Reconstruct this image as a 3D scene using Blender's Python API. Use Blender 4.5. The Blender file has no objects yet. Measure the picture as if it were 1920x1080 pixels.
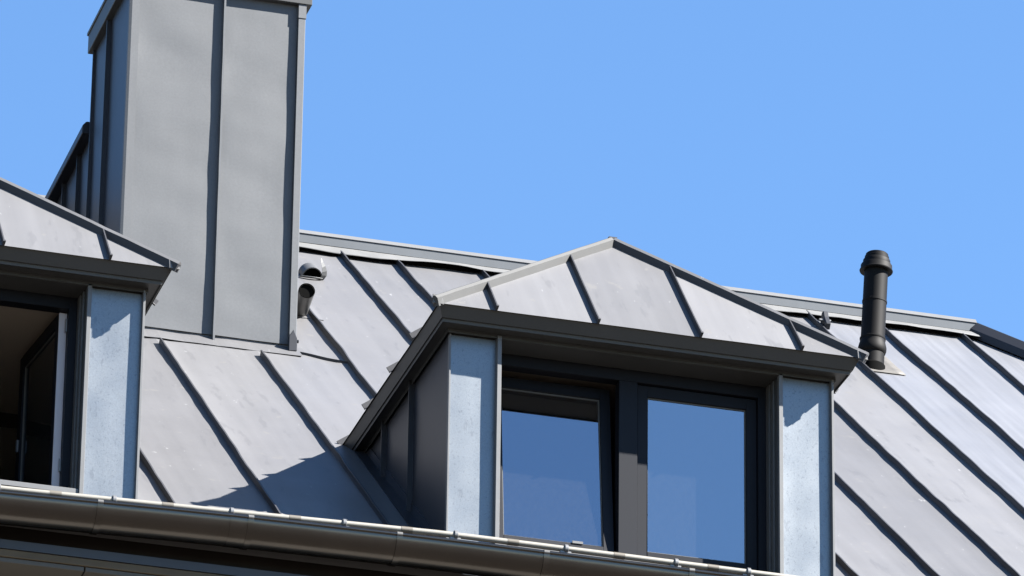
import bpy, bmesh, math, random
from mathutils import Vector, Matrix, noise
random.seed(7)
R = math.radians
scene = bpy.context.scene
COL = scene.collection

# ------------------------------------------------------------------ camera
AZ, PITCH, ROLL = 0.2767, 0.4312, -0.0133
fwd = Vector((math.sin(AZ)*math.cos(PITCH), math.cos(AZ)*math.cos(PITCH), math.sin(PITCH)))
rgt = Vector((math.cos(AZ), -math.sin(AZ), 0)); upv = rgt.cross(fwd)
r2 = math.cos(ROLL)*rgt - math.sin(ROLL)*upv
u2 = math.sin(ROLL)*rgt + math.cos(ROLL)*upv
cd = bpy.data.cameras.new('camera'); cam = bpy.data.objects.new('camera', cd); COL.objects.link(cam)
m = Matrix((r2, u2, -fwd)).transposed().to_4x4()
m.translation = Vector((0.3515, 0, 1.0706)) - fwd*35.1018
cam.matrix_world = m
cd.sensor_width = 36; cd.lens = 11956.5/1920*36; cd.clip_start = 0.5; cd.clip_end = 6000
scene.camera = cam

# ------------------------------------------------------------------ sky, sun, exposure
SUN = Vector((1.82, -1.0, 1.75)).normalized()          # towards the sun
SUN_EL = math.asin(SUN.z); SUN_ROT = math.atan2(SUN.x, SUN.y)
w = bpy.data.worlds.new('World'); scene.world = w; w.use_nodes = True
wn = w.node_tree; bg = wn.nodes['Background']
sky = wn.nodes.new('ShaderNodeTexSky'); sky.sky_type = 'NISHITA'; sky.sun_disc = False
sky.sun_elevation = SUN_EL; sky.sun_rotation = SUN_ROT
sky.altitude = 200; sky.air_density = 1.0; sky.dust_density = 0.0; sky.ozone_density = 4.0
hs = wn.nodes.new('ShaderNodeHueSaturation'); hs.inputs['Saturation'].default_value = 1.10
wn.links.new(sky.outputs[0], hs.inputs['Color']); wn.links.new(hs.outputs[0], bg.inputs[0]); bg.inputs[1].default_value = 0.05
sd = bpy.data.lights.new('sun', 'SUN'); sun = bpy.data.objects.new('sun', sd); COL.objects.link(sun)
sd.energy = 5.0; sd.angle = R(0.53); sd.color = (1, .965, .915)
sun.rotation_euler = SUN.to_track_quat('Z', 'Y').to_euler(); sun.location = SUN*60
vs = scene.view_settings; vs.view_transform = 'Standard'; vs.look = 'None'; vs.gamma = 1; vs.use_curve_mapping = False
vs.exposure = 2.5

# ------------------------------------------------------------------ materials
def mat(name, base, rough=.5, metal=0., var=.0, scale=3., bump=0., bscale=40., spec=.5, specks=None, streak=None, rvar=0., grain=None, pv=.5):
    """procedural principled material; var = cloudy value variation, specks=(scale,threshold,colour,amount)"""
    mt = bpy.data.materials.new(name); mt.use_nodes = True
    N = mt.node_tree.nodes; L = mt.node_tree.links; b = N['Principled BSDF']
    b.inputs['Roughness'].default_value = rough; b.inputs['Metallic'].default_value = metal
    b.inputs['Specular IOR Level'].default_value = spec
    tc = N.new('ShaderNodeTexCoord'); oi = N.new('ShaderNodeObjectInfo')
    add = N.new('ShaderNodeVectorMath'); add.operation = 'ADD'
    sc = N.new('ShaderNodeVectorMath'); sc.operation = 'SCALE'; sc.inputs[0].default_value = (37, 53, 71)
    L.new(oi.outputs['Random'], sc.inputs['Scale']); L.new(tc.outputs['Object'], add.inputs[0]); L.new(sc.outputs[0], add.inputs[1])
    vec = add.outputs[0]
    def nz(s, det=4, ro=.55, v=None):
        n = N.new('ShaderNodeTexNoise'); n.inputs['Scale'].default_value = s; n.inputs['Detail'].default_value = det
        n.inputs['Roughness'].default_value = ro; L.new(v or vec, n.inputs['Vector']); return n.outputs['Fac']
    def math_(op, a, bb, c=None):
        n = N.new('ShaderNodeMath'); n.operation = op
        for i, q in enumerate((a, bb, c)):
            if q is None: continue
            if isinstance(q, (int, float)): n.inputs[i].default_value = q
            else: L.new(q, n.inputs[i])
        return n.outputs[0]
    val = None
    if var:
        a = math_('MULTIPLY_ADD', nz(scale), 2*var, 1-var)
        c = math_('MULTIPLY_ADD', oi.outputs['Random'], var*pv, 1-var*pv/2)
        val = math_('MULTIPLY', a, c)
    if streak:
        mp = N.new('ShaderNodeMapping'); mp.inputs['Scale'].default_value = streak[0]; L.new(vec, mp.inputs['Vector'])
        s_ = math_('MULTIPLY_ADD', nz(1., 5, .6, mp.outputs[0]), 2*streak[1], 1-streak[1])
        val = math_('MULTIPLY', val, s_) if val else s_
    if grain:
        g_ = math_('MULTIPLY_ADD', nz(grain[0], 2, .6), 2*grain[1], 1-grain[1])
        val = math_('MULTIPLY', val, g_) if val else g_
    rgb = N.new('ShaderNodeRGB'); rgb.outputs[0].default_value = (*base, 1); colour = rgb.outputs[0]
    if val:
        vm = N.new('ShaderNodeVectorMath'); vm.operation = 'SCALE'; L.new(colour, vm.inputs[0]); L.new(val, vm.inputs['Scale']); colour = vm.outputs[0]
    for sp in (specks or []):
        mp = N.new('ShaderNodeMapping'); mp.inputs['Scale'].default_value = sp[4] if len(sp) > 4 else (1, 1, 1); L.new(vec, mp.inputs['Vector'])
        r = N.new('ShaderNodeMapRange'); r.inputs['From Min'].default_value = sp[1]; r.inputs['From Max'].default_value = sp[1]+.05
        L.new(nz(sp[0], 3, .6, mp.outputs[0]), r.inputs['Value'])
        mx = N.new('ShaderNodeMix'); mx.data_type = 'RGBA'; mx.inputs['B'].default_value = (*sp[2], 1)
        f = math_('MULTIPLY', r.outputs[0], sp[3]); L.new(f, mx.inputs['Factor']); L.new(colour, mx.inputs['A']); colour = mx.outputs['Result']
    L.new(colour, b.inputs['Base Color'])
    if rvar:
        L.new(math_('MULTIPLY_ADD', nz(scale*2.3), 2*rvar, rough-rvar), b.inputs['Roughness'])
    if bump:
        bp = N.new('ShaderNodeBump'); bp.inputs['Strength'].default_value = bump; bp.inputs['Distance'].default_value = .01
        L.new(nz(bscale, 3), bp.inputs['Height']); L.new(bp.outputs[0], b.inputs['Normal'])
    return mt

M = {}
M['zinc'] = mat('weathered_zinc', (.103, .102, .1045), .48, .12, pv=1.7, var=.14, scale=1.3, bump=.22, bscale=2.2, rvar=.06, spec=.22,
                specks=[(30, .70, (.24, .24, .24), .5, (1, .4, .4)), (9, .66, (.125, .12, .112), .45), (5, .62, (.07, .07, .073), .35, (2.5, .5, .5))], streak=((11, .5, .5), .16))
M['zincr'] = mat('weathered_zinc_sheen', (.134, .136, .145), .42, .18, pv=1.0, var=.14, scale=1.2, bump=.2, bscale=2.2, rvar=.07, spec=.28,
                 specks=[(26, .745, (.26, .26, .26), .5, (1, .45, .45))], streak=((18, .6, .6), .30))  # weathered zinc; brighter base and streaks paint in the right slope's sheen
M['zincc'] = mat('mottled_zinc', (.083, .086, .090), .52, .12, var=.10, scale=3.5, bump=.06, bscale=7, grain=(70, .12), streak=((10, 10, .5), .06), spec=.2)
M['seam'] = mat('seam_shade_zinc', (.034, .034, .037), .5, .1, var=.08, scale=6, bump=.06, bscale=20, spec=.2)  # darker copy of the roof zinc; shade of the seam sides painted in
M['fascia'] = mat('fascia_shade_zinc', (.052, .053, .052), .48, .2, var=.12, scale=4, bump=.05, bscale=9, spec=.2)  # same zinc darkened, eave shade put into the colour
M['cheek'] = mat('shaded_side_zinc', (.026, .027, .031), .42, .15, var=.22, scale=2.5, bump=.06, bscale=6, spec=.25)  # darker zinc copy with the shade of left-facing sides in its colour
M['galv'] = mat('galvanised_sheet', (.165, .178, .188), .40, .8, var=.06, scale=2, grain=(130, .22), bump=.12, bscale=2.5, rvar=.06, spec=.3,
                specks=[(75, .60, (.07, .075, .085), .35, (1, 1, .8)), (22, .64, (.09, .095, .105), .35, (1, 1, .35))], pv=1.0)
M['trim'] = mat('trim_zinc', (.115, .116, .117), .48, .2, var=.12, scale=8, grain=(80, .06), spec=.2)
M['ridge'] = mat('ridge_zinc', (.080, .087, .095), .62, .05, var=.12, scale=3, streak=((12, 12, .8), .08), spec=.1)
M['apron'] = mat('apron_aluminium', (.115, .115, .113), .5, .1, var=.22, scale=9, bump=.15, bscale=14, spec=.2)
M['gutter'] = mat('gutter_zinc', (.074, .069, .064), .22, .95, var=.14, scale=3, rvar=.06, streak=((.8, 30, 30), .06), bump=.03, bscale=8)
M['rail'] = mat('rail_aluminium', (.19, .18, .158), .5, .15, var=.10, scale=7, grain=(60, .06), spec=.2)
M['sleeve'] = mat('sleeve_metal', (.105, .095, .08), .5, .2, var=.15, scale=20, spec=.2)
M['clamp'] = mat('clamp_steel', (.15, .15, .15), .4, .5, var=.2, scale=30, spec=.3)
M['frame'] = mat('anthracite_paint', (.0052, .0060, .0090), .5, 0, var=.06, scale=4, grain=(120, .08), spec=.15)
M['gasket'] = mat('black_gasket', (.004, .004, .005), .55, spec=.1)
M['beadm'] = mat('glazing_spacer', (.10, .10, .095), .5, .2, var=.05, spec=.2)
M['white'] = mat('white_plastic', (.42, .40, .42), .4, 0, var=.03, spec=.3)
M['plaster'] = mat('interior_plaster', (.30, .26, .215), .8, 0, var=.05, scale=2, spec=.1)
M['floorm'] = mat('interior_floor', (.12, .08, .05), .6, 0, var=.2, scale=4)
M['black'] = mat('black_plastic', (.0034, .0030, .0030), .62, 0, var=.15, scale=8, grain=(60, .12), spec=.12)
M['blackin'] = mat('flat_black', (.002, .002, .002), .9, spec=.05)  # flat black, also stands for shade inside the pipe and hood
M['steel'] = mat('dull_steel', (.10, .098, .095), .45, .4, var=.15, scale=10, spec=.25)
M['hip'] = mat('dark_hip_zinc', (.024, .025, .029), .45, .2, var=.12, scale=3, spec=.2)
M['void'] = mat('vent_mesh', (.008, .008, .008), .8, 0, bump=.5, bscale=120, spec=.05)
M['wood'] = mat('stained_wood', (.09, .07, .045), .6, 0, var=.2, scale=5, streak=((1, 30, 30), .2), spec=.2)
M['soffit'] = mat('soffit_board', (.085, .08, .07), .6, 0, var=.08, scale=3, spec=.2)
M['fasciad'] = mat('dark_fascia_board', (.014, .011, .009), .6, 0, var=.2, scale=6, spec=.1)
M['dripband'] = mat('drip_band_zinc', (.045, .050, .058), .45, .3, var=.1, scale=3, spec=.2)
M['hipz'] = mat('hip_zinc', (.064, .064, .063), .6, .03, var=.14, scale=5, spec=.15)
M['wall'] = mat('rendered_wall', (.32, .29, .25), .85, 0, var=.08, scale=1.5, bump=.2, bscale=90)
M['lead'] = mat('lead_flashing', (.082, .077, .07), .6, .1, var=.4, scale=9, bump=.1, bscale=14, spec=.2)
M['deck'] = mat('roof_deck', (.03, .03, .03), .8, spec=.1)
M['paving'] = mat('street_paving', (.052, .043, .035), .9, 0, var=.2, scale=.2, grain=(3, .1), spec=.2)

def glass_mat(name, refl, tint):
    mt = bpy.data.materials.new(name); mt.use_nodes = True; N = mt.node_tree.nodes; L = mt.node_tree.links
    N.remove(N['Principled BSDF']); out = N['Material Output']
    tr = N.new('ShaderNodeBsdfTransparent'); tr.inputs[0].default_value = (*tint, 1)
    gl = N.new('ShaderNodeBsdfGlossy'); gl.inputs['Roughness'].default_value = .015; gl.inputs[0].default_value = (.92, .94, 1, 1)
    fr = N.new('ShaderNodeFresnel'); fr.inputs[0].default_value = refl
    mx = N.new('ShaderNodeMixShader'); L.new(fr.outputs[0], mx.inputs[0]); L.new(tr.outputs[0], mx.inputs[1]); L.new(gl.outputs[0], mx.inputs[2])
    # thin film of dust
    df = N.new('ShaderNodeBsdfDiffuse'); df.inputs[0].default_value = (.5, .5, .5, 1)
    tc = N.new('ShaderNodeTexCoord'); n = N.new('ShaderNodeTexNoise'); n.inputs['Scale'].default_value = 60; n.inputs['Detail'].default_value = 8
    L.new(tc.outputs['Object'], n.inputs['Vector'])
    mr = N.new('ShaderNodeMapRange'); mr.inputs['From Min'].default_value = .35; mr.inputs['From Max'].default_value = .8
    mr.inputs['To Min'].default_value = .008; mr.inputs['To Max'].default_value = .018; L.new(n.outputs['Fac'], mr.inputs['Value'])
    m2 = N.new('ShaderNodeMixShader'); L.new(mr.outputs[0], m2.inputs[0]); L.new(mx.outputs[0], m2.inputs[1]); L.new(df.outputs[0], m2.inputs[2])
    L.new(m2.outputs[0], out.inputs[0]); return mt
M['glass'] = glass_mat('coated_glass', 3.3, (.25, .27, .28))

# ------------------------------------------------------------------ mesh helpers
def thing(name, loc, label, cat, group=None):
    o = bpy.data.objects.new(name, None); COL.objects.link(o); o.location = loc; o.empty_display_size = .2
    o['label'] = label; o['category'] = cat
    if group: o['group'] = group
    return o
def base_of(p):
    v = Vector((0, 0, 0))
    while p is not None: v += p.location; p = p.parent
    return v
class MB:
    def __init__(s): s.v = []; s.f = []
    def add(s, vs, fs):
        n = len(s.v); s.v += [Vector(v) for v in vs]; s.f += [tuple(i+n for i in f) for f in fs]; return s
    def box(s, x0, x1, y0, y1, z0, z1):
        return s.hexa([(x0,y0,z0),(x1,y0,z0),(x1,y1,z0),(x0,y1,z0)], [(x0,y0,z1),(x1,y0,z1),(x1,y1,z1),(x0,y1,z1)])
    def hexa(s, a, b):
        return s.add(list(a)+list(b), [(3,2,1,0),(4,5,6,7),(0,1,5,4),(1,2,6,5),(2,3,7,6),(3,0,4,7)])
    def prism(s, poly, off):
        """poly: planar list of points, extruded by vector off"""
        n = len(poly); off = Vector(off); a = [Vector(p) for p in poly]; b = [p+off for p in a]
        return s.add(a+b, [tuple(range(n-1,-1,-1)), tuple(range(n,2*n))]+[(i,(i+1)%n,n+(i+1)%n,n+i) for i in range(n)])
    def sweep(s, prof, path, side, up, closed=True, caps=True):
        """prof: (a,b) offsets along side/up; path: points; side/up vectors or lists"""
        k = len(prof); vs = []
        for i, p in enumerate(path):
            sd_ = side[i] if isinstance(side, list) else side; u_ = up[i] if isinstance(up, list) else up
            vs += [Vector(p)+Vector(sd_)*a+Vector(u_)*b for a, b in prof]
        fs = []
        for i in range(len(path)-1):
            for j in range(k if closed else k-1):
                j2 = (j+1) % k; fs.append((i*k+j, i*k+j2, (i+1)*k+j2, (i+1)*k+j))
        if caps and closed:
            fs.append(tuple(range(k-1,-1,-1))); fs.append(tuple((len(path)-1)*k+j for j in range(k)))
        return s.add(vs, fs)
    def bar(s, a, b, wd, ht, up=(0,0,1), lift=0):
        a = Vector(a); b = Vector(b); d = (b-a).normalized(); sd_ = d.cross(Vector(up)).normalized(); u_ = sd_.cross(d)
        return s.sweep([(-wd/2,lift),(wd/2,lift),(wd/2,lift+ht),(-wd/2,lift+ht)], [a,b], sd_, u_)
    def lathe(s, prof, c, axis, n=32, caps=True):
        """prof: (radius, t along axis)"""
        ax = Vector(axis).normalized(); t = ax.orthogonal().normalized(); q = ax.cross(t); c = Vector(c); vs = []
        for r_, h in prof:
            for i in range(n):
                a = 2*math.pi*i/n; vs.append(c+ax*h+(t*math.cos(a)+q*math.sin(a))*r_)
        fs = [(j*n+i, j*n+(i+1)%n, (j+1)*n+(i+1)%n, (j+1)*n+i) for j in range(len(prof)-1) for i in range(n)]
        if caps: fs += [tuple(range(n-1,-1,-1)), tuple((len(prof)-1)*n+i for i in range(n))]
        return s.add(vs, fs)
    def grid(s, pts):
        """pts[i][j]: rows of points"""
        nr, nc = len(pts), len(pts[0])
        return s.add([p for r_ in pts for p in r_], [(i*nc+j, i*nc+j+1, (i+1)*nc+j+1, (i+1)*nc+j) for i in range(nr-1) for j in range(nc-1)])
    def build(s, name, mt, parent=None, smooth=False, bevel=0, solid=0, label=None, recalc=True):
        o_ = base_of(parent)
        me = bpy.data.meshes.new(name); me.from_pydata([v-o_ for v in s.v], [], s.f)
        bm = bmesh.new(); bm.from_mesh(me)
        bmesh.ops.remove_doubles(bm, verts=bm.verts, dist=1e-5)
        bmesh.ops.dissolve_degenerate(bm, dist=1e-6, edges=bm.edges)
        if recalc: bmesh.ops.recalc_face_normals(bm, faces=bm.faces)
        if bevel: bmesh.ops.bevel(bm, geom=list(bm.edges), offset=bevel, segments=1, affect='EDGES', clamp_overlap=True)
        bm.to_mesh(me); bm.free(); me.materials.append(M[mt] if isinstance(mt, str) else mt)
        if smooth:
            me.polygons.foreach_set('use_smooth', [True]*len(me.polygons))
            try: me.set_sharp_from_angle(angle=R(35))
            except Exception: pass
        o = bpy.data.objects.new(name, me); COL.objects.link(o)
        if parent: o.parent = parent
        if solid:
            md = o.modifiers.new('solid', 'SOLIDIFY'); md.thickness = solid; md.offset = -1
        if label: o['label'] = label
        return o
def lerp(tab, x):
    if x <= tab[0][0]: return tab[0][1]
    for (a, b), (c, d) in zip(tab, tab[1:]):
        if x <= c: return b+(d-b)*(x-a)/(c-a)
    return tab[-1][1]
def nz1(x, y, z=0., s=1.): return noise.noise(Vector((x*s, y*s, z*s+11.3)))

# ------------------------------------------------------------------ dimensions
TA = math.tan(0.6483); CA = math.cos(0.6483); SA = math.sin(0.6483); C0 = -0.583
def rz(y): return C0+TA*y
RN = Vector((0, -SA, CA))                      # main roof normal
EAVE_Y, TOP_Y = -0.240, 6.20
W = 2.2; DX2 = -3.916                          # dormer width, offset of the second dormer
E1, E2, ZE = 0.18, 0.108, 0.838                # eave overhangs and height
YA, ZA, XA = 0.573, 1.690, 1.1                 # hip apex
YD = (ZE-C0)/TA; YV = (ZA-C0)/TA               # where eave and ridge meet the main roof
XH = lambda y: 5.40+(6.256-y)*.60              # hip line of the main roof (plan)
GROUND_Z = -15.2
HX0, HX1, HY1 = -9.0, 9.1, 12.8                # house extents

# ------------------------------------------------------------------ setting
g = MB(); g.add([(-1500,-1500,GROUND_Z),(1500,-1500,GROUND_Z),(1500,1500,GROUND_Z),(-1500,1500,GROUND_Z)], [(0,1,2,3)])
o = g.build('ground', 'paving'); o['kind'] = 'structure'

house = thing('house', (0, .4, GROUND_Z), 'rendered house walls with boarded overhang below the long round gutter', 'house')
MB().box(HX0, HX1, .40, HY1-.4, GROUND_Z-.05, -.99).build('wall', 'wall', house)
# ------------------------------------------------------------------ main roof
roof = thing('roof', (0, 0, rz(EAVE_Y)), 'large grey standing seam metal roof slope running up to the ridge', 'roof')
dk = MB()
# deck under the sheets, with openings where the dormers stand
def deck_rect(x0, x1, y0, y1):
    a = [(x0,y0,rz(y0)-.02),(x1,y0,rz(y0)-.02),(x1,y1,rz(y1)-.02),(x0,y1,rz(y1)-.02)]
    dk.hexa([(p[0],p[1],p[2]-.10) for p in a], a)
CUTS = [(DX2+.04, DX2+W-.04), (.04, W-.04)]; CUTY = 1.78
xs_ = [HX0]+[v for c in CUTS for v in c]+[5.3]
for i in range(0, len(xs_), 2): deck_rect(xs_[i], xs_[i+1], EAVE_Y+.03, CUTY)
deck_rect(HX0, 5.3, CUTY, 6.15)
dko = dk.build('roof_deck', 'deck', roof)
# hip end deck and rear slope (plain sheets seen by nobody from the street)
hp = MB()
hp.add([(XH(6.2),6.2,4.06),(XH(EAVE_Y),EAVE_Y,rz(EAVE_Y)-.03),(XH(EAVE_Y),HY1,rz(EAVE_Y)-.03),(5.3,6.2,rz(EAVE_Y+.1)),(5.3,EAVE_Y+.1,rz(EAVE_Y+.1)-.05)],
       [(0,1,2),(0,4,1)])
hp.add([(HX0,6.32,4.10),(XH(6.2),6.32,4.10),(XH(EAVE_Y),HY1,rz(EAVE_Y)),(HX0,HY1,rz(EAVE_Y))], [(0,1,2,3)])
hp.build('rear_slope', 'zinc', roof)

SEAMS = [-8.65,-8.05,-7.45,-6.85,-6.25,-5.65,-5.05,-4.45,-3.85,-3.25,-2.65,-2.05,-1.45,-.851,-.225,.340,.921,1.303,1.885,2.50,3.054,3.60,4.155,4.649,5.245,5.83,6.42,7.0,7.6,8.2,8.8,9.4]
def sheet_h(x, y):
    """slight oil-canning of the thin sheet"""
    return .007*nz1(x*1.3, y*.8, 3.1)+.0036*nz1(x*3.1, y*2.0, 9.)
def roof_pt(x, y, h=0.): return Vector((x, y, rz(y)))+RN*h
NY = 40
for i in range(len(SEAMS)-1):
    xa, xb = SEAMS[i], SEAMS[i+1]
    cols = [xa+(xb-xa)*k/8 for k in range(9)]
    for c in CUTS:
        for v in c:
            if xa+.02 < v < xb-.02: cols.append(v)
    cols = sorted(cols)
    rows = sorted([EAVE_Y+(TOP_Y-EAVE_Y)*k/NY for k in range(NY+1)]+[CUTY])
    mb = MB(); idx = {}
    def vid(a, b):
        if (a, b) not in idx:
            y = rows[b]; x = min(cols[a], XH(y))
            edge = min(cols[a]-xa, xb-cols[a])
            lift = .006*max(0, 1-edge/.05)          # sheet turns up gently into the seam
            idx[(a, b)] = len(mb.v); mb.v.append(roof_pt(x, y, sheet_h(x, y)+lift))
        return idx[(a, b)]
    for b in range(len(rows)-1):
        for a in range(len(cols)-1):
            xm = (cols[a]+cols[a+1])/2; ym = (rows[b]+rows[b+1])/2
            if any(c[0] < xm < c[1] for c in CUTS) and ym < CUTY: continue
            if cols[a] >= XH(rows[b]) and cols[a] >= XH(rows[b+1]): continue
            mb.f.append((vid(a,b), vid(a+1,b), vid(a+1,b+1), vid(a,b+1)))
    if mb.f: mb.build('roof_panel', 'zincr' if xa > 4.1 else 'zinc', roof, smooth=True)
def seam_path(x, y0, y1, seed, amp=.005):
    n = max(4, int((y1-y0)/.055)); P_ = []; U = []
    for k in range(n+1):
        y = y0+(y1-y0)*k/n
        j = amp*nz1(y*1.6, seed, 0)+amp*.55*nz1(y*6.5, seed, 5)
        P_.append(roof_pt(x+j, y, sheet_h(x, y)-.004)); U.append(RN*(1+.10*nz1(y*5, seed, 9))+Vector((.10*nz1(y*4, seed, 2), 0, 0)))
    return P_, U
SH = .046
for i, x in enumerate(SEAMS):
    spans = [(EAVE_Y, TOP_Y-.01)]
    for c in CUTS:
        if c[0]-.02 < x < c[1]+.02: spans = [(CUTY, TOP_Y-.01)]
    if abs(x+.851) < .01 or abs(x+.225) < .01: spans = [(EAVE_Y, 3.50), (4.8 if x < -.5 else 4.75, TOP_Y-.01)]
    if x > 5.35: spans = [(EAVE_Y, 6.256-(x-5.40)/.60-.12)]
    for a, b in spans:
        if b-a < .2: continue
        P_, U = seam_path(x, a, b, i*3.7)
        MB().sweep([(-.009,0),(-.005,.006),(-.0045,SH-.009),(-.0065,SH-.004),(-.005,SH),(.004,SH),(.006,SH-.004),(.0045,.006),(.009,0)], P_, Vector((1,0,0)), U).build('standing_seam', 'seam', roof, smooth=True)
# eaves drip edge
MB().sweep([(0,.004),(0,-.035),(.004,-.035),(.004,.004)], [roof_pt(HX0,EAVE_Y,0), roof_pt(XH(EAVE_Y),EAVE_Y,0)], Vector((0,1,0)), Vector((0,0,1))).build('drip_edge', 'trim', roof)
# transverse fold right of the chimney foot
fp = [roof_pt(.04+(.34-.04)*k/10, 3.672-.095*k/10+.006*math.sin(k*.8), .004) for k in range(11)]
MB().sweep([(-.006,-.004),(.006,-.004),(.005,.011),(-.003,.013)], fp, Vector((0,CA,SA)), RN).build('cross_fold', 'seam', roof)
# ridge: boxed cap, wavy apron strip, dark ventilation gap
segs = [-9.0,-6.6,-4.2,-1.8,.55,2.48,4.60,5.375]
for a, b in zip(segs, segs[1:]):
    mb = MB()
    mb.sweep([(6.185,4.160),(6.40,4.160),(6.40,4.232),(6.37,4.255),(6.215,4.255),(6.185,4.232)], [(a+.001,0,0),(b-.001,0,0)], Vector((0,1,0)), Vector((0,0,1)))
    mb.build('ridge_cap', 'ridge', roof)
    MB().sweep([(6.179,4.224),(6.190,4.226),(6.212,4.2585),(6.203,4.2585)], [(a+.001,0,0),(b-.001,0,0)], Vector((0,1,0)), Vector((0,0,1))).build('ridge_lit_edge', 'trim', roof)  # paler strip, the ridge's sunlit top edge put into colour and shape
    if a > -9: MB().sweep([(6.182,4.157),(6.403,4.157),(6.403,4.233),(6.371,4.258),(6.214,4.258),(6.182,4.2335)], [(a-.02,0,0),(a+.02,0,0)], Vector((0,1,0)), Vector((0,0,1))).build('ridge_joint', 'ridge', roof)
pts0 = []; n = 240
for k in range(n+1):
    x = HX0+(5.45-HX0)*k/n
    wv = .012*nz1(x*2.1, 1.7)+.006*nz1(x*6, 4.4)
    wz = .020*nz1(x*1.5, 8.1)+.008*nz1(x*5, 2.2)
    pts0.append([Vector((x, 6.198, 4.163)), Vector((x, 6.172+wv*.2, 4.150+wz*.2)), Vector((x, 6.112+wv, 4.100+wz)), Vector((x, 6.103+wv*1.2, 4.086+wz*1.3))])
MB().grid(pts0).build('ridge_apron', 'apron', roof, smooth=True, solid=.002)
MB().box(HX0, 5.42, 6.186, 6.23, 4.02, 4.158).build('ridge_vent', 'void', roof)
# dark hip cap down to the right
def hp_pt(y): return Vector((XH(y), y, rz(y)))
ys = [6.30, 5.62, 4.6, 3.5, 2.4, 1.3, .2, EAVE_Y-.02]
for a, b in zip(ys, ys[1:]):
    A, B = hp_pt(a), hp_pt(b+.0); d = (B-A).normalized(); sdv = d.cross(Vector((0,0,1))).normalized(); uv = sdv.cross(d)
    A = A+d*.003
    MB().sweep([(-.10,.005),(-.10,.030),(-.055,.088),(.055,.088),(.10,.030),(.10,-.02)], [A,B], sdv, uv).build('hip_cap', 'hip', roof, bevel=.003)

# soffit, fascia under the gutter
MB().box(HX0, HX1, -.215, -.19, -.93, -.752).build('fascia_board', 'fasciad', house)
MB().sweep([(-.285,-.895),(-.264,-.888),(-.236,-.888),(-.236,-.940),(-.281,-.942)], [(HX0,0,0),(HX1,0,0)], Vector((0,1,0)), Vector((0,0,1))).build('metal_drip_band', 'dripband', house)
MB().box(HX0, HX1, -.272, -.236, -.985, -.9425).build('trim_batten', 'wood', house, bevel=.003)
xj = -2.03-.92*8
while xj < HX1:
    a, b = max(xj, HX0), min(xj+.92, HX1)
    MB().box(a+.004, b-.004, -.262, .402, -1.012, -.987).build('soffit_panel', 'soffit', house, bevel=.002)
    xj += .92
MB().box(HX0, HX1, -.23, .40, -.985, -.955).build('soffit_backing', 'fasciad', house)

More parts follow.
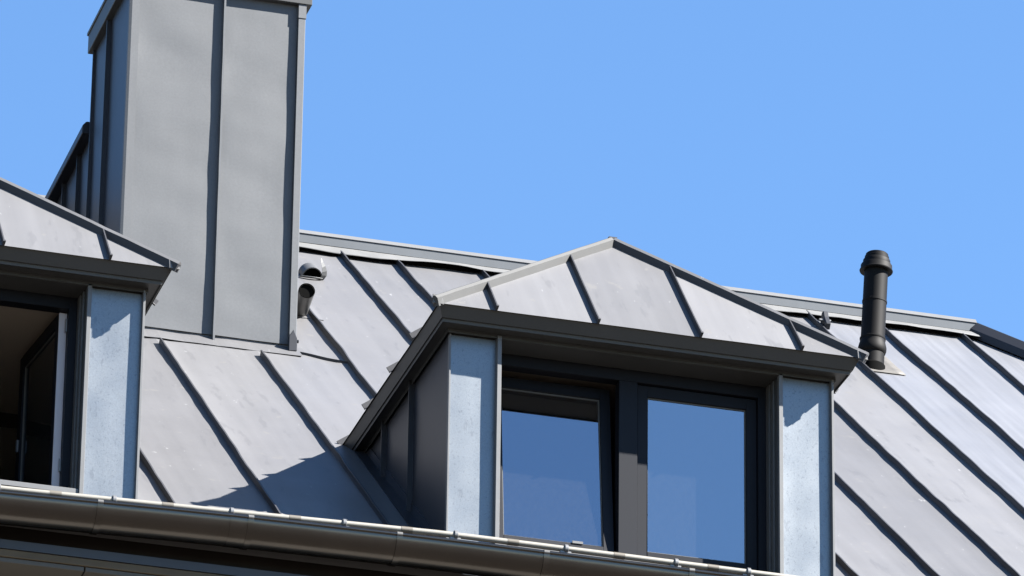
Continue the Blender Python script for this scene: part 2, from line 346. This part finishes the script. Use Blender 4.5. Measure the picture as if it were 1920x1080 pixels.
# ------------------------------------------------------------------ dormers
FN_K = (ZA-ZE)/(YA+E1)                                   # front hip slope
FU = Vector((0, 1, FN_K)).normalized(); FNV = Vector((0, -FN_K, 1)).normalized()
SK = (ZA-ZE)/(XA+E2)
def make_dormer(dx, label, opened):
    D = thing('dormer', (dx+W/2, 0, -.60), label, 'dormer')
    X = lambda v: v+dx
    # ---- pillars of galvanised sheet either side of the window
    for a, b in ((0.006, .268), (1.907, 2.192)):
        rowsP = []
        for k in range(15):
            z = -.66+(.742+.66)*k/14
            rowsP.append([Vector((X(a+(b-a)*j/6), .0025*nz1(a*7+j*.35, z*1.7, dx)-.001*(j in (0,6)), z)) for j in range(7)])
        MB().grid(rowsP).build('pillar_panel', 'galv', D, smooth=True)
        MB().box(X(a), X(b), .006, .05, -.66, .742).build('pillar_core', 'fascia', D)
    MB().box(X(-.003), X(.007), -.012, .02, -.66, .745).build('corner_trim', 'trim', D, bevel=.001)
    MB().box(X(2.191), X(2.204), -.036, .02, -.66, .752).build('corner_trim', 'trim', D, bevel=.001)
    MB().box(X(.262), X(.286), .0005, .16, -.66, .752).build('window_jamb', 'fascia', D)
    MB().box(X(1.886), X(1.909), .0005, .16, -.66, .752).build('window_jamb', 'fascia', D)
    MB().box(X(.262), X(.286), -.044, .0, -.66, .752).build('pillar_flange', 'trim', D, bevel=.0015)
    MB().box(X(1.886), X(1.909), -.030, .0, -.66, .752).build('pillar_flange', 'trim', D, bevel=.0015)
    # ---- cheeks: three sheets with upright seams, both sides
    for sx, mirror in ((0, 1), (W, -1)):
        yb = [0.0, .725, 1.31, YD-.02]
        for a, b in zip(yb, yb[1:]):
            za, zb = rz(a)-.03, min(rz(b)-.03, .80)
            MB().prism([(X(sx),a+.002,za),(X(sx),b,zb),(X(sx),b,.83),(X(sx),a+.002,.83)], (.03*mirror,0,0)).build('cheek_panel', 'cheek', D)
        for a in (.725, 1.31):
            n = 14; z0 = rz(a)-.01; P_ = [Vector((X(sx)+.004*mirror, a+.002*nz1(k*.7, a, dx), z0+(.81-z0)*k/n)) for k in range(n+1)]
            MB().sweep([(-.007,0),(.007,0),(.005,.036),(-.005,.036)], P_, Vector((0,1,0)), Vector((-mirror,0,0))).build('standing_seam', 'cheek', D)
        # flashing strip where the cheek meets the roof
        P_ = [roof_pt(X(sx), -.05+(YD+.06)*k/8, .004) for k in range(9)]
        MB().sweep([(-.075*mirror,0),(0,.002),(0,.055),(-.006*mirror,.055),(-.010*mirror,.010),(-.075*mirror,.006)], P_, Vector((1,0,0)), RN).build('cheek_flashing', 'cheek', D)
    # ---- eave: fascia, soffit and head trim running round three sides
    prof = [(0,.838),(-.003,.833),(-.043,.776),(-.056,.776),(-.060,.758),(-.066,.758),(-.066,.768),(-.150,.768),(-.150,.742),(-.156,.742),(-.156,.80),(-.03,.83)]
    yb = YD+.05
    path = [(-E2, yb), (-E2, -E1), (W+E2, -E1), (W+E2, yb)]
    dirs = [Vector((-1,0,0)), Vector((-1,-1,0)), Vector((1,-1,0)), Vector((1,0,0))]
    sc = 1.0
    mb = MB()
    for seg in range(3):
        # each run its own piece so that the mitres stay crisp
        m2 = MB(); vs_ = []
        for q in (seg, seg+1):
            px, py = path[q]; d_ = dirs[q]
            fac = (E2/ .18) if seg != 1 else 1.0
            for a, z in prof:
                vs_.append(Vector((X(px)+d_.x*a*(E2/E1 if abs(d_.x) and True else 1)*1.0, py+d_.y*a, z)))
        k = len(prof)
        m2.add(vs_, [(j, (j+1)%k, k+(j+1)%k, k+j) for j in range(k)]+[tuple(range(k-1,-1,-1)), tuple(range(k,2*k))])
        m2.build('eave_fascia', 'fascia', D)
    # lining above the window
    MB().box(X(.286), X(1.886), -.026, .155, .741, .756).build('head_lining', 'fascia', D, bevel=.001)
    MB().box(X(.01), X(W-.01), .006, .05, .745, .80).build('head_beam', 'fascia', D)
    # ---- hipped roof
    DR = MB()
    DR.add([(X(-E2+.02),-E1+.02,ZE-.012),(X(W+E2-.02),-E1+.02,ZE-.012),(X(XA),YA,ZA-.03),(X(XA),YV,ZA-.03),(X(-E2+.02),YD,ZE-.012),(X(W+E2-.02),YD,ZE-.012)],
           [(0,1,2),(0,2,3,4),(1,5,3,2),(0,4,5,1)])
    dr = DR.build('dormer_roof', 'deck', D)
    fs_ = [-E2, .21, .79, 1.38, 1.965, W+E2]
    def topv(x):                                        # hip line: slope-plane y at x
        t = (x+E2)/(XA+E2) if x <= XA else (W+E2-x)/(W+E2-XA)
        return -E1+t*(YA+E1)
    for i in range(5):
        a, b = fs_[i], fs_[i+1]
        cols = sorted(set([a+(b-a)*k/8 for k in range(9)]+([XA] if a < XA < b else [])))
        rows_ = []
        for k in range(9):
            r_ = []
            for x in cols:
                y = -E1-.006+(topv(x)+E1+.006)*k/8
                r_.append(Vector((X(x), y, ZE+(y+E1)*FN_K))+FNV*(.004+.003*nz1(x*2.2+dx, y*2.5, 4)))
            rows_.append(r_)
        MB().grid(rows_).build('roof_panel', 'zinc', dr, smooth=True)
    for i, x in enumerate(fs_[1:5]):
        y1 = topv(x); n = 16; P_ = []
        for k in range(n+1):
            y = -E1-.008+(y1+E1+.008)*k/n
            P_.append(Vector((X(x)+.002*nz1(y*5, x, dx), y, ZE+(y+E1)*FN_K))+FNV*.002)
        mb = MB().sweep([(-.008,0),(-.004,.006),(-.0035,.034),(.0035,.034),(.004,.006),(.008,0)], P_, Vector((1,0,0)), FNV)
        p = P_[0]; mb.hexa([p+Vector((-.006,-.002,.0)),p+Vector((.006,-.002,.0)),p+Vector((.006,.012,.01)),p+Vector((-.006,.012,.01))],
                           [p+Vector((-.005,-.026,.020)),p+Vector((.010,-.026,.020)),p+Vector((.010,-.021,.030)),p+Vector((-.005,-.021,.030))])
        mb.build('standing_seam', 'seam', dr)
    # side slopes
    def xlo(y): return -E2 if y < YD else -E2+(y-YD)/(YV-YD)*(XA+E2)
    def xhi(y): return -E2+(y+E1)/(YA+E1)*(XA+E2) if y < YA else XA
    sy = [-E1, .299, .78, 1.32, 1.87, 2.42, YV]
    for side in (0, 1):
        def sp(x, y, h):
            z = ZE+(x+E2)*SK; nrm = Vector((-SK,0,1)).normalized()
            v = Vector((x,y,z))+nrm*h
            if side: v.x = W-v.x
            v.x += dx; return v
        nrm = Vector((-SK if not side else SK,0,1)).normalized()
        for a, b in zip(sy, sy[1:]):
            cols = sorted(set([a+(b-a)*k/6 for k in range(7)]+[q for q in (YA, YD) if a < q < b]))
            rows_ = [[sp(xlo(y)-.006+(xhi(y)-xlo(y)+.006)*k/6, y, .004+.003*nz1(y*2, k*.3, side+dx)) for y in cols] for k in range(7)]
            MB().grid(rows_).build('roof_panel', 'zinc', dr, smooth=True)
        for y in sy[1:6]:
            P_ = [sp(xlo(y)-(.020 if y < YD else 0)+(xhi(y)-xlo(y))*k/10, y+.002*nz1(k, y), .003) for k in range(11)]
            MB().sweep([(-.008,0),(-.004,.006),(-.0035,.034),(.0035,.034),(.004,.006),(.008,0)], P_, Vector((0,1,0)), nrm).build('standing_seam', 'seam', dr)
    # hip and ridge caps
    tipL, tipR, ap = Vector((X(-E2),-E1,ZE)), Vector((X(W+E2),-E1,ZE)), Vector((X(XA),YA,ZA))
    for tip in (tipL, tipR):
        d = (ap-tip).normalized()
        nA = (FNV+Vector((-SK if tip is tipL else SK,0,1)).normalized()).normalized()
        mb = MB(); a = tip-d*.035; sdv = d.cross(nA).normalized()
        n = 20; P_ = [a+(ap-a)*k/n+sdv*.0022*nz1(k*.5, dx, tip.x)+nA*.002*nz1(k*.6, 3, tip.x) for k in range(n+1)]
        mb.sweep([(-.020,-.012),(-.019,.034),(.019,.034),(.020,-.012)], P_, sdv, nA)
        MB().sweep([(-.0195,.0335),(-.006,.048),(.006,.048),(.0195,.0335)], P_, sdv, nA).build('hip_cap_top', 'hipz' if tip is tipL else 'zinc', dr)  # right cap: sunlit edge painted as a paler strip
        mb.build('hip_cap', 'hipz' if tip is tipL else 'seam', dr)  # lit left cap paler, shaded right cap darker, by colour
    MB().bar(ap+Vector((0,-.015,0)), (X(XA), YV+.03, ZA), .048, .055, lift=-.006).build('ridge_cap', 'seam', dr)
    for tip in (tipL, tipR):                             # folded end of the hip cap
        s = -1 if tip is tipL else 1
        c = tip+Vector((s*.012,-.020,.012))
        MB().hexa([c+Vector((-.030,-.004,-.026)),c+Vector((.030,-.004,-.030)),c+Vector((.026,.03,-.020)),c+Vector((-.026,.03,-.020))],
                  [c+Vector((-.034,.0,.030)),c+Vector((.022,.0,.026)),c+Vector((.020,.03,.034)),c+Vector((-.026,.03,.036))]).build('hip_cap_end', 'steel', dr, bevel=.003)
    # ---- window
    ZT, ZB = .74, -.445
    YW, YS, YG = .154, .178, .198
    win = MB()
    win.box(X(.286), X(.318), YW, YW+.075, ZB, ZT); win.box(X(1.825), X(1.870), YW, YW+.075, ZB, ZT)
    win.box(X(.318), X(1.825), YW, YW+.075, .672, ZT); win.box(X(.318), X(1.825), YW, YW+.075, ZB, -.405)
    win.box(X(1.018), X(1.125), YW, YW+.075, -.405, .672)
    wo = win.build('window', 'frame', D, bevel=.002)
    MB().box(X(.286), X(1.886), -.02, YW+.02, ZB-.03, ZB).build('window_sill', 'trim', D, bevel=.002)
    MB().box(X(.286), X(1.886), .01, .06, -.66, ZB-.03).build('apron_panel', 'galv', D)
    # guide rails of the blind in the right jamb
    for a, b, y0, y1 in ((1.870,1.886,.10,.158), (1.876,1.886,.045,.085)):
        MB().box(X(a), X(b), y0, y1, ZB, .738).build('guide_rail', 'steel', wo, bevel=.0015)
    def sash(x0, x1, xform, gx0, gx1, nm):
        """a casement: frame, gasket, glazing spacer, pane (built closed, then xform)"""
        z0, z1, g0, g1 = -.400, .668, -.322, .602
        def put(mb, name, mt, par, bv=.0):
            mb.v = [xform(v) for v in mb.v]; return mb.build(name, mt, par, bevel=bv)
        f = MB()
        f.box(X(x0), X(gx0), YS, YS+.06, z0, z1); f.box(X(gx1), X(x1), YS, YS+.06, z0, z1)
        f.box(X(gx0), X(gx1), YS, YS+.06, g1, z1); f.box(X(gx0), X(gx1), YS, YS+.06, z0, g0)
        fo = put(f, nm, 'frame', wo, .0025)
        sp_ = MB(); t = .006
        sp_.box(X(gx0), X(gx0+t), YS+.012, YS+.03, g0, g1); sp_.box(X(gx1-t), X(gx1), YS+.012, YS+.03, g0, g1)
        sp_.box(X(gx0+t), X(gx1-t), YS+.012, YS+.03, g1-t, g1); sp_.box(X(gx0+t), X(gx1-t), YS+.012, YS+.03, g0, g0+t)
        return fo, put(sp_, 'glazing_gasket', 'beadm', wo), put(MB().box(X(gx0+.001), X(gx1-.001), YS+.018, YS+.024, g0+.001, g1-.001), 'pane', 'glass', wo)
    ident = lambda v: v
    def tilt(ang):
        c, s = math.cos(ang), math.sin(ang); z0 = -.400; y0 = YS+.03
        return lambda v: Vector((v.x, y0+(v.y-y0)*c+(v.z-z0)*s, z0+(v.z-z0)*c-(v.y-y0)*s))
    def swing(ang, hx):
        c, s = math.cos(ang), math.sin(ang); y0 = YS+.03
        # hinge on the right jamb, free edge swings into the room
        return lambda v: Vector((X(hx)+(v.x-X(hx))*c+(v.y-y0)*s, y0-(v.x-X(hx))*s+(v.y-y0)*c, v.z))
    if not opened:
        sash(.316, 1.005, tilt(R(6.0)), .375, .945, 'sash')
        sash(1.130, 1.824, ident, 1.190, 1.763, 'sash')
        MB().box(X(.765), X(.825), YS+.002, YS+.02, -.323, -.309).build('drain_cap', 'trim', wo)
    else:
        sash(.316, 1.005, ident, .375, .945, 'sash')
        sw = swing(R(84), 1.815)
        sash(1.130, 1.808, sw, 1.190, 1.748, 'sash')
        e = MB().box(X(1.8085), X(1.816), YS-.002, YS+.066, -.398, .666); e.v = [sw(v) for v in e.v]; e.build('sash_edge', 'white', wo)
        i_ = MB().box(X(1.132), X(1.8065), YS+.0605, YS+.066, -.398, -.325); i_.v = [sw(v) for v in i_.v]; i_.build('sash_lining', 'white', wo)
        for zh in (-.27, .55):
            MB().lathe([(.008,0),(.008,.075)], (X(1.822), YS+.012, zh), (0,0,1), 12).build('hinge', 'clamp', wo, smooth=True)
        h_ = MB().box(X(1.150), X(1.172), YS-.010, YS+.0, .10, .17); h_.v = [sw(v) for v in h_.v]; h_.build('latch_plate', 'clamp', wo)
    # ---- room behind the window: plastered box open to the window
    x0, x1, y0, y1, z0, z1 = .05, 2.15, .235, 3.4, -1.7, .735
    rm = MB()
    c8 = [(X(x0),y0,z0),(X(x1),y0,z0),(X(x1),y1,z0),(X(x0),y1,z0),(X(x0),y0,z1),(X(x1),y0,z1),(X(x1),y1,z1),(X(x0),y1,z1)]
    rm.add(c8, [(4,5,6,7),(1,2,6,5),(2,3,7,6),(3,0,4,7)])
    for a, b, c, d in ((x0,.300,z0,z1),(1.845,x1,z0,z1)): rm.add([(X(a),y0,c),(X(b),y0,c),(X(b),y0,d),(X(a),y0,d)], [(0,1,2,3)])
    rm.add([(X(.300),y0,z0),(X(1.845),y0,z0),(X(1.845),y0,ZB+.01),(X(.300),y0,ZB+.01)], [(0,1,2,3)])
    ro = rm.build('room_lining', 'plaster', D)
    MB().box(X(x0), X(x1), y0, y1, z0-.03, z0+.002).build('room_floor', 'floorm', D)
    return D
make_dormer(0, 'zinc clad dormer with a hipped roof, its left sash tilted and right sash closed', False)
make_dormer(DX2, 'zinc clad dormer with a casement swung wide open into a dark room', True)

# ------------------------------------------------------------------ chimney
CX0, CX1, CY0, CY1, CZ = -1.07, .035, 3.712, 4.70, 4.58
zb = rz(CY0)-.06
ch = thing('chimney', ((CX0+CX1)/2, (CY0+CY1)/2, rz(CY0)), 'tall square chimney clad in grey sheet metal with upright seams', 'chimney')
MB().box(CX0+.03, CX1-.03, CY0+.02, CY1-.02, zb, CZ+.02).build('core', 'deck', ch)
for a, b in ((-1.012, -.475), (-.475, -.006)):
    zf = rz(CY0)+.042
    rows_ = [[Vector((a+(b-a)*j/12, CY0+math.sin(math.pi*j/12)**.5*(.0068*nz1(a*5+j*.09+z_*.5, z_*2.3, 6.6)+.0028*nz1(j*.10+a, z_*6.5, 2.)), z_)) for j in range(13)] for z_ in [zf+(CZ-zf)*k/60 for k in range(61)]]
    MB().grid(rows_).build('front_panel', 'zincc', ch, smooth=True)
for x0_, nm in ((CX0, -1),):
    for a, b in ((CY0+.004, 4.25), (4.25, CY1)):
        rows_ = [[Vector((CX0+.004*nz1(a*3+j*.3, z_*1.2, 1.5), a+(b-a)*j/6, z_)) for j in range(7)] for z_ in [zb+(CZ-zb)*k/24 for k in range(25)]]
        MB().grid(rows_).build('side_panel', 'cheek', ch, smooth=True)  # chimney's shaded side put into the darker colour
MB().box(CX1-.012, CX1-.004, CY0+.02, CY1, zb, CZ).build('side_panel', 'zincc', ch)
MB().box(CX0, CX1, CY1-.012, CY1-.002, zb, CZ).build('rear_panel', 'cheek', ch)
def useam(x, y, out, side, name='standing_seam', h=.033, mt='zincc'):
    n = 40; P_ = [Vector((x, y, zb+.05+(CZ-zb-.05)*k/n))+side*(.0022*nz1(k*.35, x+y)) for k in range(n+1)]
    MB().sweep([(-.008,-.008),(.008,-.008),(.006,h),(-.006,h)], P_, side, out).build(name, mt, ch)
useam(-.475, CY0, Vector((0,-1,0)), Vector((1,0,0)))
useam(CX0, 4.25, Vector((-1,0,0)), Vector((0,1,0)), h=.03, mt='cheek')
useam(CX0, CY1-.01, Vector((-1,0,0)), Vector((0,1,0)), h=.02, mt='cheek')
# corner trims
MB().prism([(CX0-.004,CY0+.03,zb),(CX0-.004,CY0-.001,zb),(CX0+.012,CY0-.007,zb),(-1.010,CY0-.007,zb),(-1.010,CY0+.004,zb),(CX0+.008,CY0+.03,zb)], (0,0,CZ-zb)).build('corner_trim', 'zincc', ch)
MB().prism([(-.004,CY0+.006,zb),(-.004,CY0-.030,zb),(.036,CY0-.030,zb),(.040,CY0-.026,zb),(.040,CY0+.06,zb),(.028,CY0+.06,zb)], (0,0,4.49-zb)).build('corner_trim', 'zincc', ch)
MB().prism([(-.006,CY0+.006,4.485),(-.006,CY0-.034,4.485),(.043,CY0-.034,4.485),(.043,CY0+.06,4.485),(.028,CY0+.06,4.485)], (0,0,CZ-4.483)).build('corner_trim', 'zincc', ch)
# cap
cp = MB().box(CX0-.042, CX1+.042, CY0-.042, CY1+.05, CZ, CZ+.14); cp.box(CX0-.05, CX1+.05, CY0-.05, CY1+.058, CZ+.128, CZ+.15)
cp.build('chimney_cap', 'fascia', ch, bevel=.003)
# flashing at the foot
P_ = [Vector((CX0-.05+(CX1+.02-CX0+.05)*k/16, 0, 0)) for k in range(17)]
for nm, prof, mt in (('base_flashing', [(3.726,rz(CY0)+.075),(3.722,rz(CY0)+.030),(3.705,rz(3.705)+.020),(3.592,rz(3.592)+.017),(3.590,rz(3.590)+.012),(3.605,rz(3.605)+.004),(3.70,rz(3.70)-.01),(3.74,rz(3.74)-.01)], 'zinc'),):
    pp = [p+Vector((0,.006*nz1(i*.6,2),.003*nz1(i*.8,5))) for i, p in enumerate(P_)]
    MB().sweep(prof, pp, Vector((0,1,0)), Vector((0,0,1))).build(nm, mt, ch)
# folded corner clip at the right foot
lt = MB().prism([(-.015,3.675,2.20),(.036,3.675,2.205),(.036,3.675,2.29),(.012,3.675,2.345),(-.015,3.675,2.30)], (0,-.03,0)); lt.lathe([(.010,0),(.013,.012)], (.036,3.66,2.275), (1,0,0), 10)
lt.build('corner_clip', 'hip', ch, bevel=.003)
# lower block behind the stack with its own sloping-free coping
for a, b in ((CY1, 5.07), (5.07, 5.50), (5.50, 5.94)):
    MB().prism([(CX0+.012,a,rz(a)-.04),(CX0+.012,b,rz(b)-.04),(CX0+.012,b,4.06),(CX0+.012,a,4.06)], (.02,0,0)).build('rear_block_panel', 'cheek', ch)
MB().box(CX0+.032, -.10, CY1-.01, 5.94, 3.0, 4.05).build('rear_block', 'deck', ch)
for y in (5.07, 5.50):
    MB().box(CX0-.016, CX0+.014, y-.006, y+.006, rz(y)-.02, 4.04).build('standing_seam', 'cheek', ch)
MB().sweep([(-.055,.0),(-.055,.055),(-.03,.085),(.45,.09),(.98,.06),(.98,0)], [(CX0,CY1+.045,4.02),(CX0,5.98,4.02)], Vector((1,0,0)), Vector((0,0,1))).build('rear_block_coping', 'hip', ch, bevel=.004)

# ------------------------------------------------------------------ black vent pipe
vb = Vector((4.243, 5.125, rz(5.125))); va = Vector((.055, -.02, 1)).normalized()
vp = thing('vent_pipe', vb, 'black plastic vent pipe with stepped cap standing on the metal roof', 'vent pipe')
MB().lathe([(.082,-.16),(.082,.088),(.087,.092),(.093,.110),(.0935,.130),(.088,.155),(.083,.172),(.083,.186)], vb, va, 40).build('socket', 'black', vp, smooth=True)
MB().lathe([(.078,.18),(.084,.186),(.0855,.189),(.0855,.199),(.079,.204),(.0785,.452),(.082,.455),(.082,.467),(.0785,.470),(.078,.72)], vb, va, 40).build('pipe', 'black', vp, smooth=True)
MB().lathe([(.080,.684),(.108,.680),(.110,.686),(.103,.696),(.103,.722),(.098,.730),(.0895,.732),(.0895,.758),(.085,.765),(.080,.767),(.080,.785),(.074,.790),(.074,.802),(.068,.808)], vb, va, 40).build('cap', 'black', vp, smooth=True)
MB().lathe([(.094,-.10),(.091,.004),(.083,.012)], vb, va, 32).build('collar', 'blackin', vp, smooth=True)
MB().box(vb.x+.072, vb.x+.098, vb.y-.02, vb.y+.01, vb.z+.44, vb.z+.49).build('pipe_clip', 'black', vp, bevel=.003)
fl = MB(); r0 = [[roof_pt(4.13+(4.435-4.13)*i/6, 5.0+(5.45-5.0)*j/8, .008+.004*nz1(i*.8, j*.7, 3)) for i in range(7)] for j in range(9)]
fl.grid(r0).build('flashing', 'lead', vp, smooth=True, solid=.004)

# ------------------------------------------------------------------ steel pipe stub beside the chimney
mouth = Vector((.236, 4.25, 2.900)); sb = thing('pipe_stub', (.25, 4.66, rz(4.60)), 'short open steel pipe poking out of the roof beside the chimney', 'pipe')
MB().lathe([(.052,0),(.052,.62),(.047,.62),(.047,.0)], mouth, Vector((.10, 1, -.02)), 32, caps=False).build('pipe', 'steel', sb, smooth=True)
MB().lathe([(.0468,.012),(.0468,.02)], mouth, Vector((.10, 1, -.02)), 24).build('shade_disc', 'blackin', sb)  # black disc painted in for the shade inside the pipe
MB().grid([[roof_pt(.15+.26*i/4, 4.50+.30*j/4, .006) for i in range(5)] for j in range(5)]).build('flashing', 'zinc', sb, solid=.004)

# ------------------------------------------------------------------ curled metal vent hood on the roof
hb = roof_pt(.62, 5.50)
hk = thing('vent_hood', hb, 'curled strip of metal forming an open roof vent hood above the pipe stub', 'vent hood')
ux, uy, un = Vector((1,0,0)), Vector((0,CA,SA)), RN
def loc(a, b, c): return hb+ux*a+uy*b+un*c
# half-round hood lying on the sheet, open to the front
mb = MB(); n = 14
for r0_, r1_ in ((.068, .062),):
    out = [loc(-.045+r0_*math.cos(math.pi*k/n), 0, .070*math.sin(math.pi*k/n)+.002) for k in range(n+1)]
    inn = [loc(-.045+r1_*math.cos(math.pi*k/n), 0, .063*math.sin(math.pi*k/n)+.002) for k in range(n, -1, -1)]
    mb.prism(out+inn, uy*.13)
mb.build('hood', 'steel', hk, smooth=True)
MB().prism([loc(-.045+.063*math.cos(math.pi*k/n), .05, .064*math.sin(math.pi*k/n)+.002) for k in range(n+1)], uy*.01).build('hood_shade_back', 'blackin', hk)  # black sheet added as the shade inside the hood
# upright curled strap at the right
cl = [(-.012,.142,.004),(-.004,.118,.008),(.010,.092,.013),(.020,.062,.017),(.023,.036,.018),(.016,.014,.016),(-.004,.003,.010)]
L_, R_ = [], []
for k, (a, c, wd) in enumerate(cl):
    a0, c0 = cl[max(0,k-1)][:2]; a1, c1 = cl[min(len(cl)-1,k+1)][:2]; d = Vector((a1-a0, c1-c0)).normalized()
    L_.append(Vector((a+d.y*wd, c-d.x*wd))); R_.append(Vector((a-d.y*wd, c+d.x*wd)))
mb = MB()
for k in range(len(cl)-1):
    bow = [.030*math.sin(math.pi*(k+q)/(len(cl)-1)) for q in (0,1)]
    q4 = [loc(L_[k].x,-.02-bow[0],L_[k].y), loc(R_[k].x,-.015-bow[0]*.6,R_[k].y), loc(R_[k+1].x,-.015-bow[1]*.6,R_[k+1].y), loc(L_[k+1].x,-.02-bow[1],L_[k+1].y)]
    mb.hexa(q4, [p+uy*.006 for p in q4])
mb.build('strap', 'trim', hk, smooth=True)
rows_ = [[loc(-.135+.15*k/10, -.03-.020*math.sin(math.pi*k/10)+wd, .004+.006*math.sin(math.pi*k/10)+(.012 if wd < 0 else 0)) for wd in (-.016, 0, .016)] for k in range(11)]
MB().grid(rows_).build('lower_lip', 'trim', hk, smooth=True, solid=.003)

# ------------------------------------------------------------------ clip on a roof seam
sc_ = thing('seam_clamp', roof_pt(4.175, 5.90), 'small dark blue metal clamp gripping a roof seam below the ridge', 'clamp')
b_ = roof_pt(4.170, 5.90, .02)
MB().prism([b_+un*0+uy*-.07, b_+un*.0+uy*.05, b_+un*.035+uy*.075, b_+un*.085+uy*.07, b_+un*.10+uy*.045, b_+un*.07+uy*.0, b_+un*.045+uy*-.07], Vector((.034,0,0))).build('clamp_jaw', 'hip', sc_, bevel=.004)
MB().lathe([(.010,-.03),(.010,.05)], b_+un*.045, Vector((1,0,0)), 12).build('bolt', 'clamp', sc_, smooth=True)

# ------------------------------------------------------------------ gutter
GZ = [(-9,-.80),(-2.55,-.736),(-1.4,-.708),(-.2,-.698),(.5,-.701),(3,-.712),(9,-.74)]
GR, GYC = .119, -.401
gt = thing('gutter', (0, GYC, -.72), 'long half round metal gutter hung along the eaves on strap brackets', 'gutter')
def gprof(r0, r1, a0=180, a1=345, n=22):
    out = []
    for k in range(n+1):
        a = R(a0+(a1-a0)*k/n); out.append((r1*math.cos(a), r1*math.sin(a)))
    for k in range(n, -1, -1):
        a = R(a0+(a1-a0)*k/n); out.append((r0*math.cos(a), r0*math.sin(a)))
    return out
def gpath(a, b, step=.3):
    n = max(1, int((b-a)/step)); return [Vector((a+(b-a)*k/n, GYC, lerp(GZ, a+(b-a)*k/n))) for k in range(n+1)]
gsegs = [HX0, -4.3, -1.31, 2.2, 5.7, HX1]
Yv, Zv = Vector((0,1,0)), Vector((0,0,1))
for a, b in zip(gsegs, gsegs[1:]):
    MB().sweep(gprof(GR-.003, GR), gpath(a, b), Yv, Zv).build('trough', 'gutter', gt, smooth=True)
    bp = [p+Vector((0,-GR+.003,.004)) for p in gpath(a, b)]
    MB().sweep([(.0115*math.cos(2*math.pi*k/12), .0115*math.sin(2*math.pi*k/12)) for k in range(12)], bp, Yv, Zv).build('bead', 'gutter', gt, smooth=True)
for a, b in zip(gsegs, gsegs[1:]):                     # unseen strip added to keep sunlight off the fascia
    MB().sweep([(.112,-.040),(.112,-.036),(.205,-.032),(.205,-.036)], gpath(a, b), Yv, Zv).build('sun_block_strip', 'gutter', gt)
for a in gsegs[1:-1]:
    MB().sweep(gprof(GR, GR+.002), gpath(a-.005, a+.10), Yv, Zv).build('joint_sleeve', 'gutter', gt, smooth=True)
x = -2.015-.81*8
while x < HX1-.1:
    z_ = lerp(GZ, x); c = Vector((x, GYC, z_))
    mb = MB().sweep(gprof(GR+.001, GR+.0055, 183, 345), [c-Vector((.016,0,0)), c+Vector((.016,0,0))], Yv, Zv)
    mb.build('bracket', 'gutter', gt, smooth=True)
    MB().sweep([(.0145*math.cos(2*math.pi*k/12), .0145*math.sin(2*math.pi*k/12)) for k in range(12)], [c+Vector((-.015,-GR+.003,.004)), c+Vector((.015,-GR+.003,.004))], Yv, Zv).build('bracket_clip', 'steel', gt, smooth=True)
    x += .81

# ------------------------------------------------------------------ tubular snow guard above the gutter
RZ = [(-9,-.70),(-2.52,-.652),(-1.38,-.629),(-.11,-.602),(.46,-.604),(1.6,-.611),(9,-.66)]
RY = -.38
rl = thing('snow_guard_rail', (0, RY, -.80), 'pale tubular snow guard rail running just above the gutter', 'rail')
sleeves = [-2.26,-1.657,-.966,-.353,.236,.828,1.356,1.96,2.56,3.16,3.76]
sleeves = [-2.26-.605*k for k in range(10,0,-1)]+sleeves+[3.76+.6*k for k in range(1,6)]
def rp(x): return Vector((x, RY, lerp(RZ, x)))
circ = lambda r_, n=16: [(r_*math.cos(2*math.pi*k/n), r_*math.sin(2*math.pi*k/n)) for k in range(n)]
for a, b in zip(sleeves, sleeves[1:]):
    MB().sweep(circ(.0165), [rp(a+(b-a)*k/3) for k in range(4)], Yv, Zv).build('tube', 'rail', rl, smooth=True)
for a in sleeves:
    MB().sweep(circ(.0180), [rp(a-.0), rp(a+.062)], Yv, Zv).build('sleeve', 'sleeve', rl, smooth=True)
clamps = [-1.914-.62*k for k in range(10,0,-1)]+[-1.914,-1.279,-.665,-.051,.5625,1.179,1.589,2.21,2.83,3.45,4.07,4.69,5.3]
for a in clamps:
    c = rp(a)
    mb = MB().sweep(circ(.0255, 18), [c-Vector((.010,0,0)), c+Vector((.010,0,0))], Yv, Zv)
    mb.box(c.x-.034, c.x+.028, RY-.010, RY+.012, c.z-.040, c.z-.014)
    mb.build('clamp', 'clamp', rl, bevel=.002)
    MB().prism([(c.x-.004,RY-.012,c.z-.02),(c.x-.004,RY+.012,c.z-.02),(c.x-.004,-.12,rz(-.12)+.004),(c.x-.004,-.22,rz(-.22)+.002)], (.008,0,0)).build('post', 'clamp', rl)
    MB().sweep([(-.02,0),(.02,0),(.02,.005),(-.02,.005)], [roof_pt(c.x,-.235,.003), roof_pt(c.x,.02,.006)], Vector((1,0,0)), RN).build('foot_plate', 'clamp', rl)
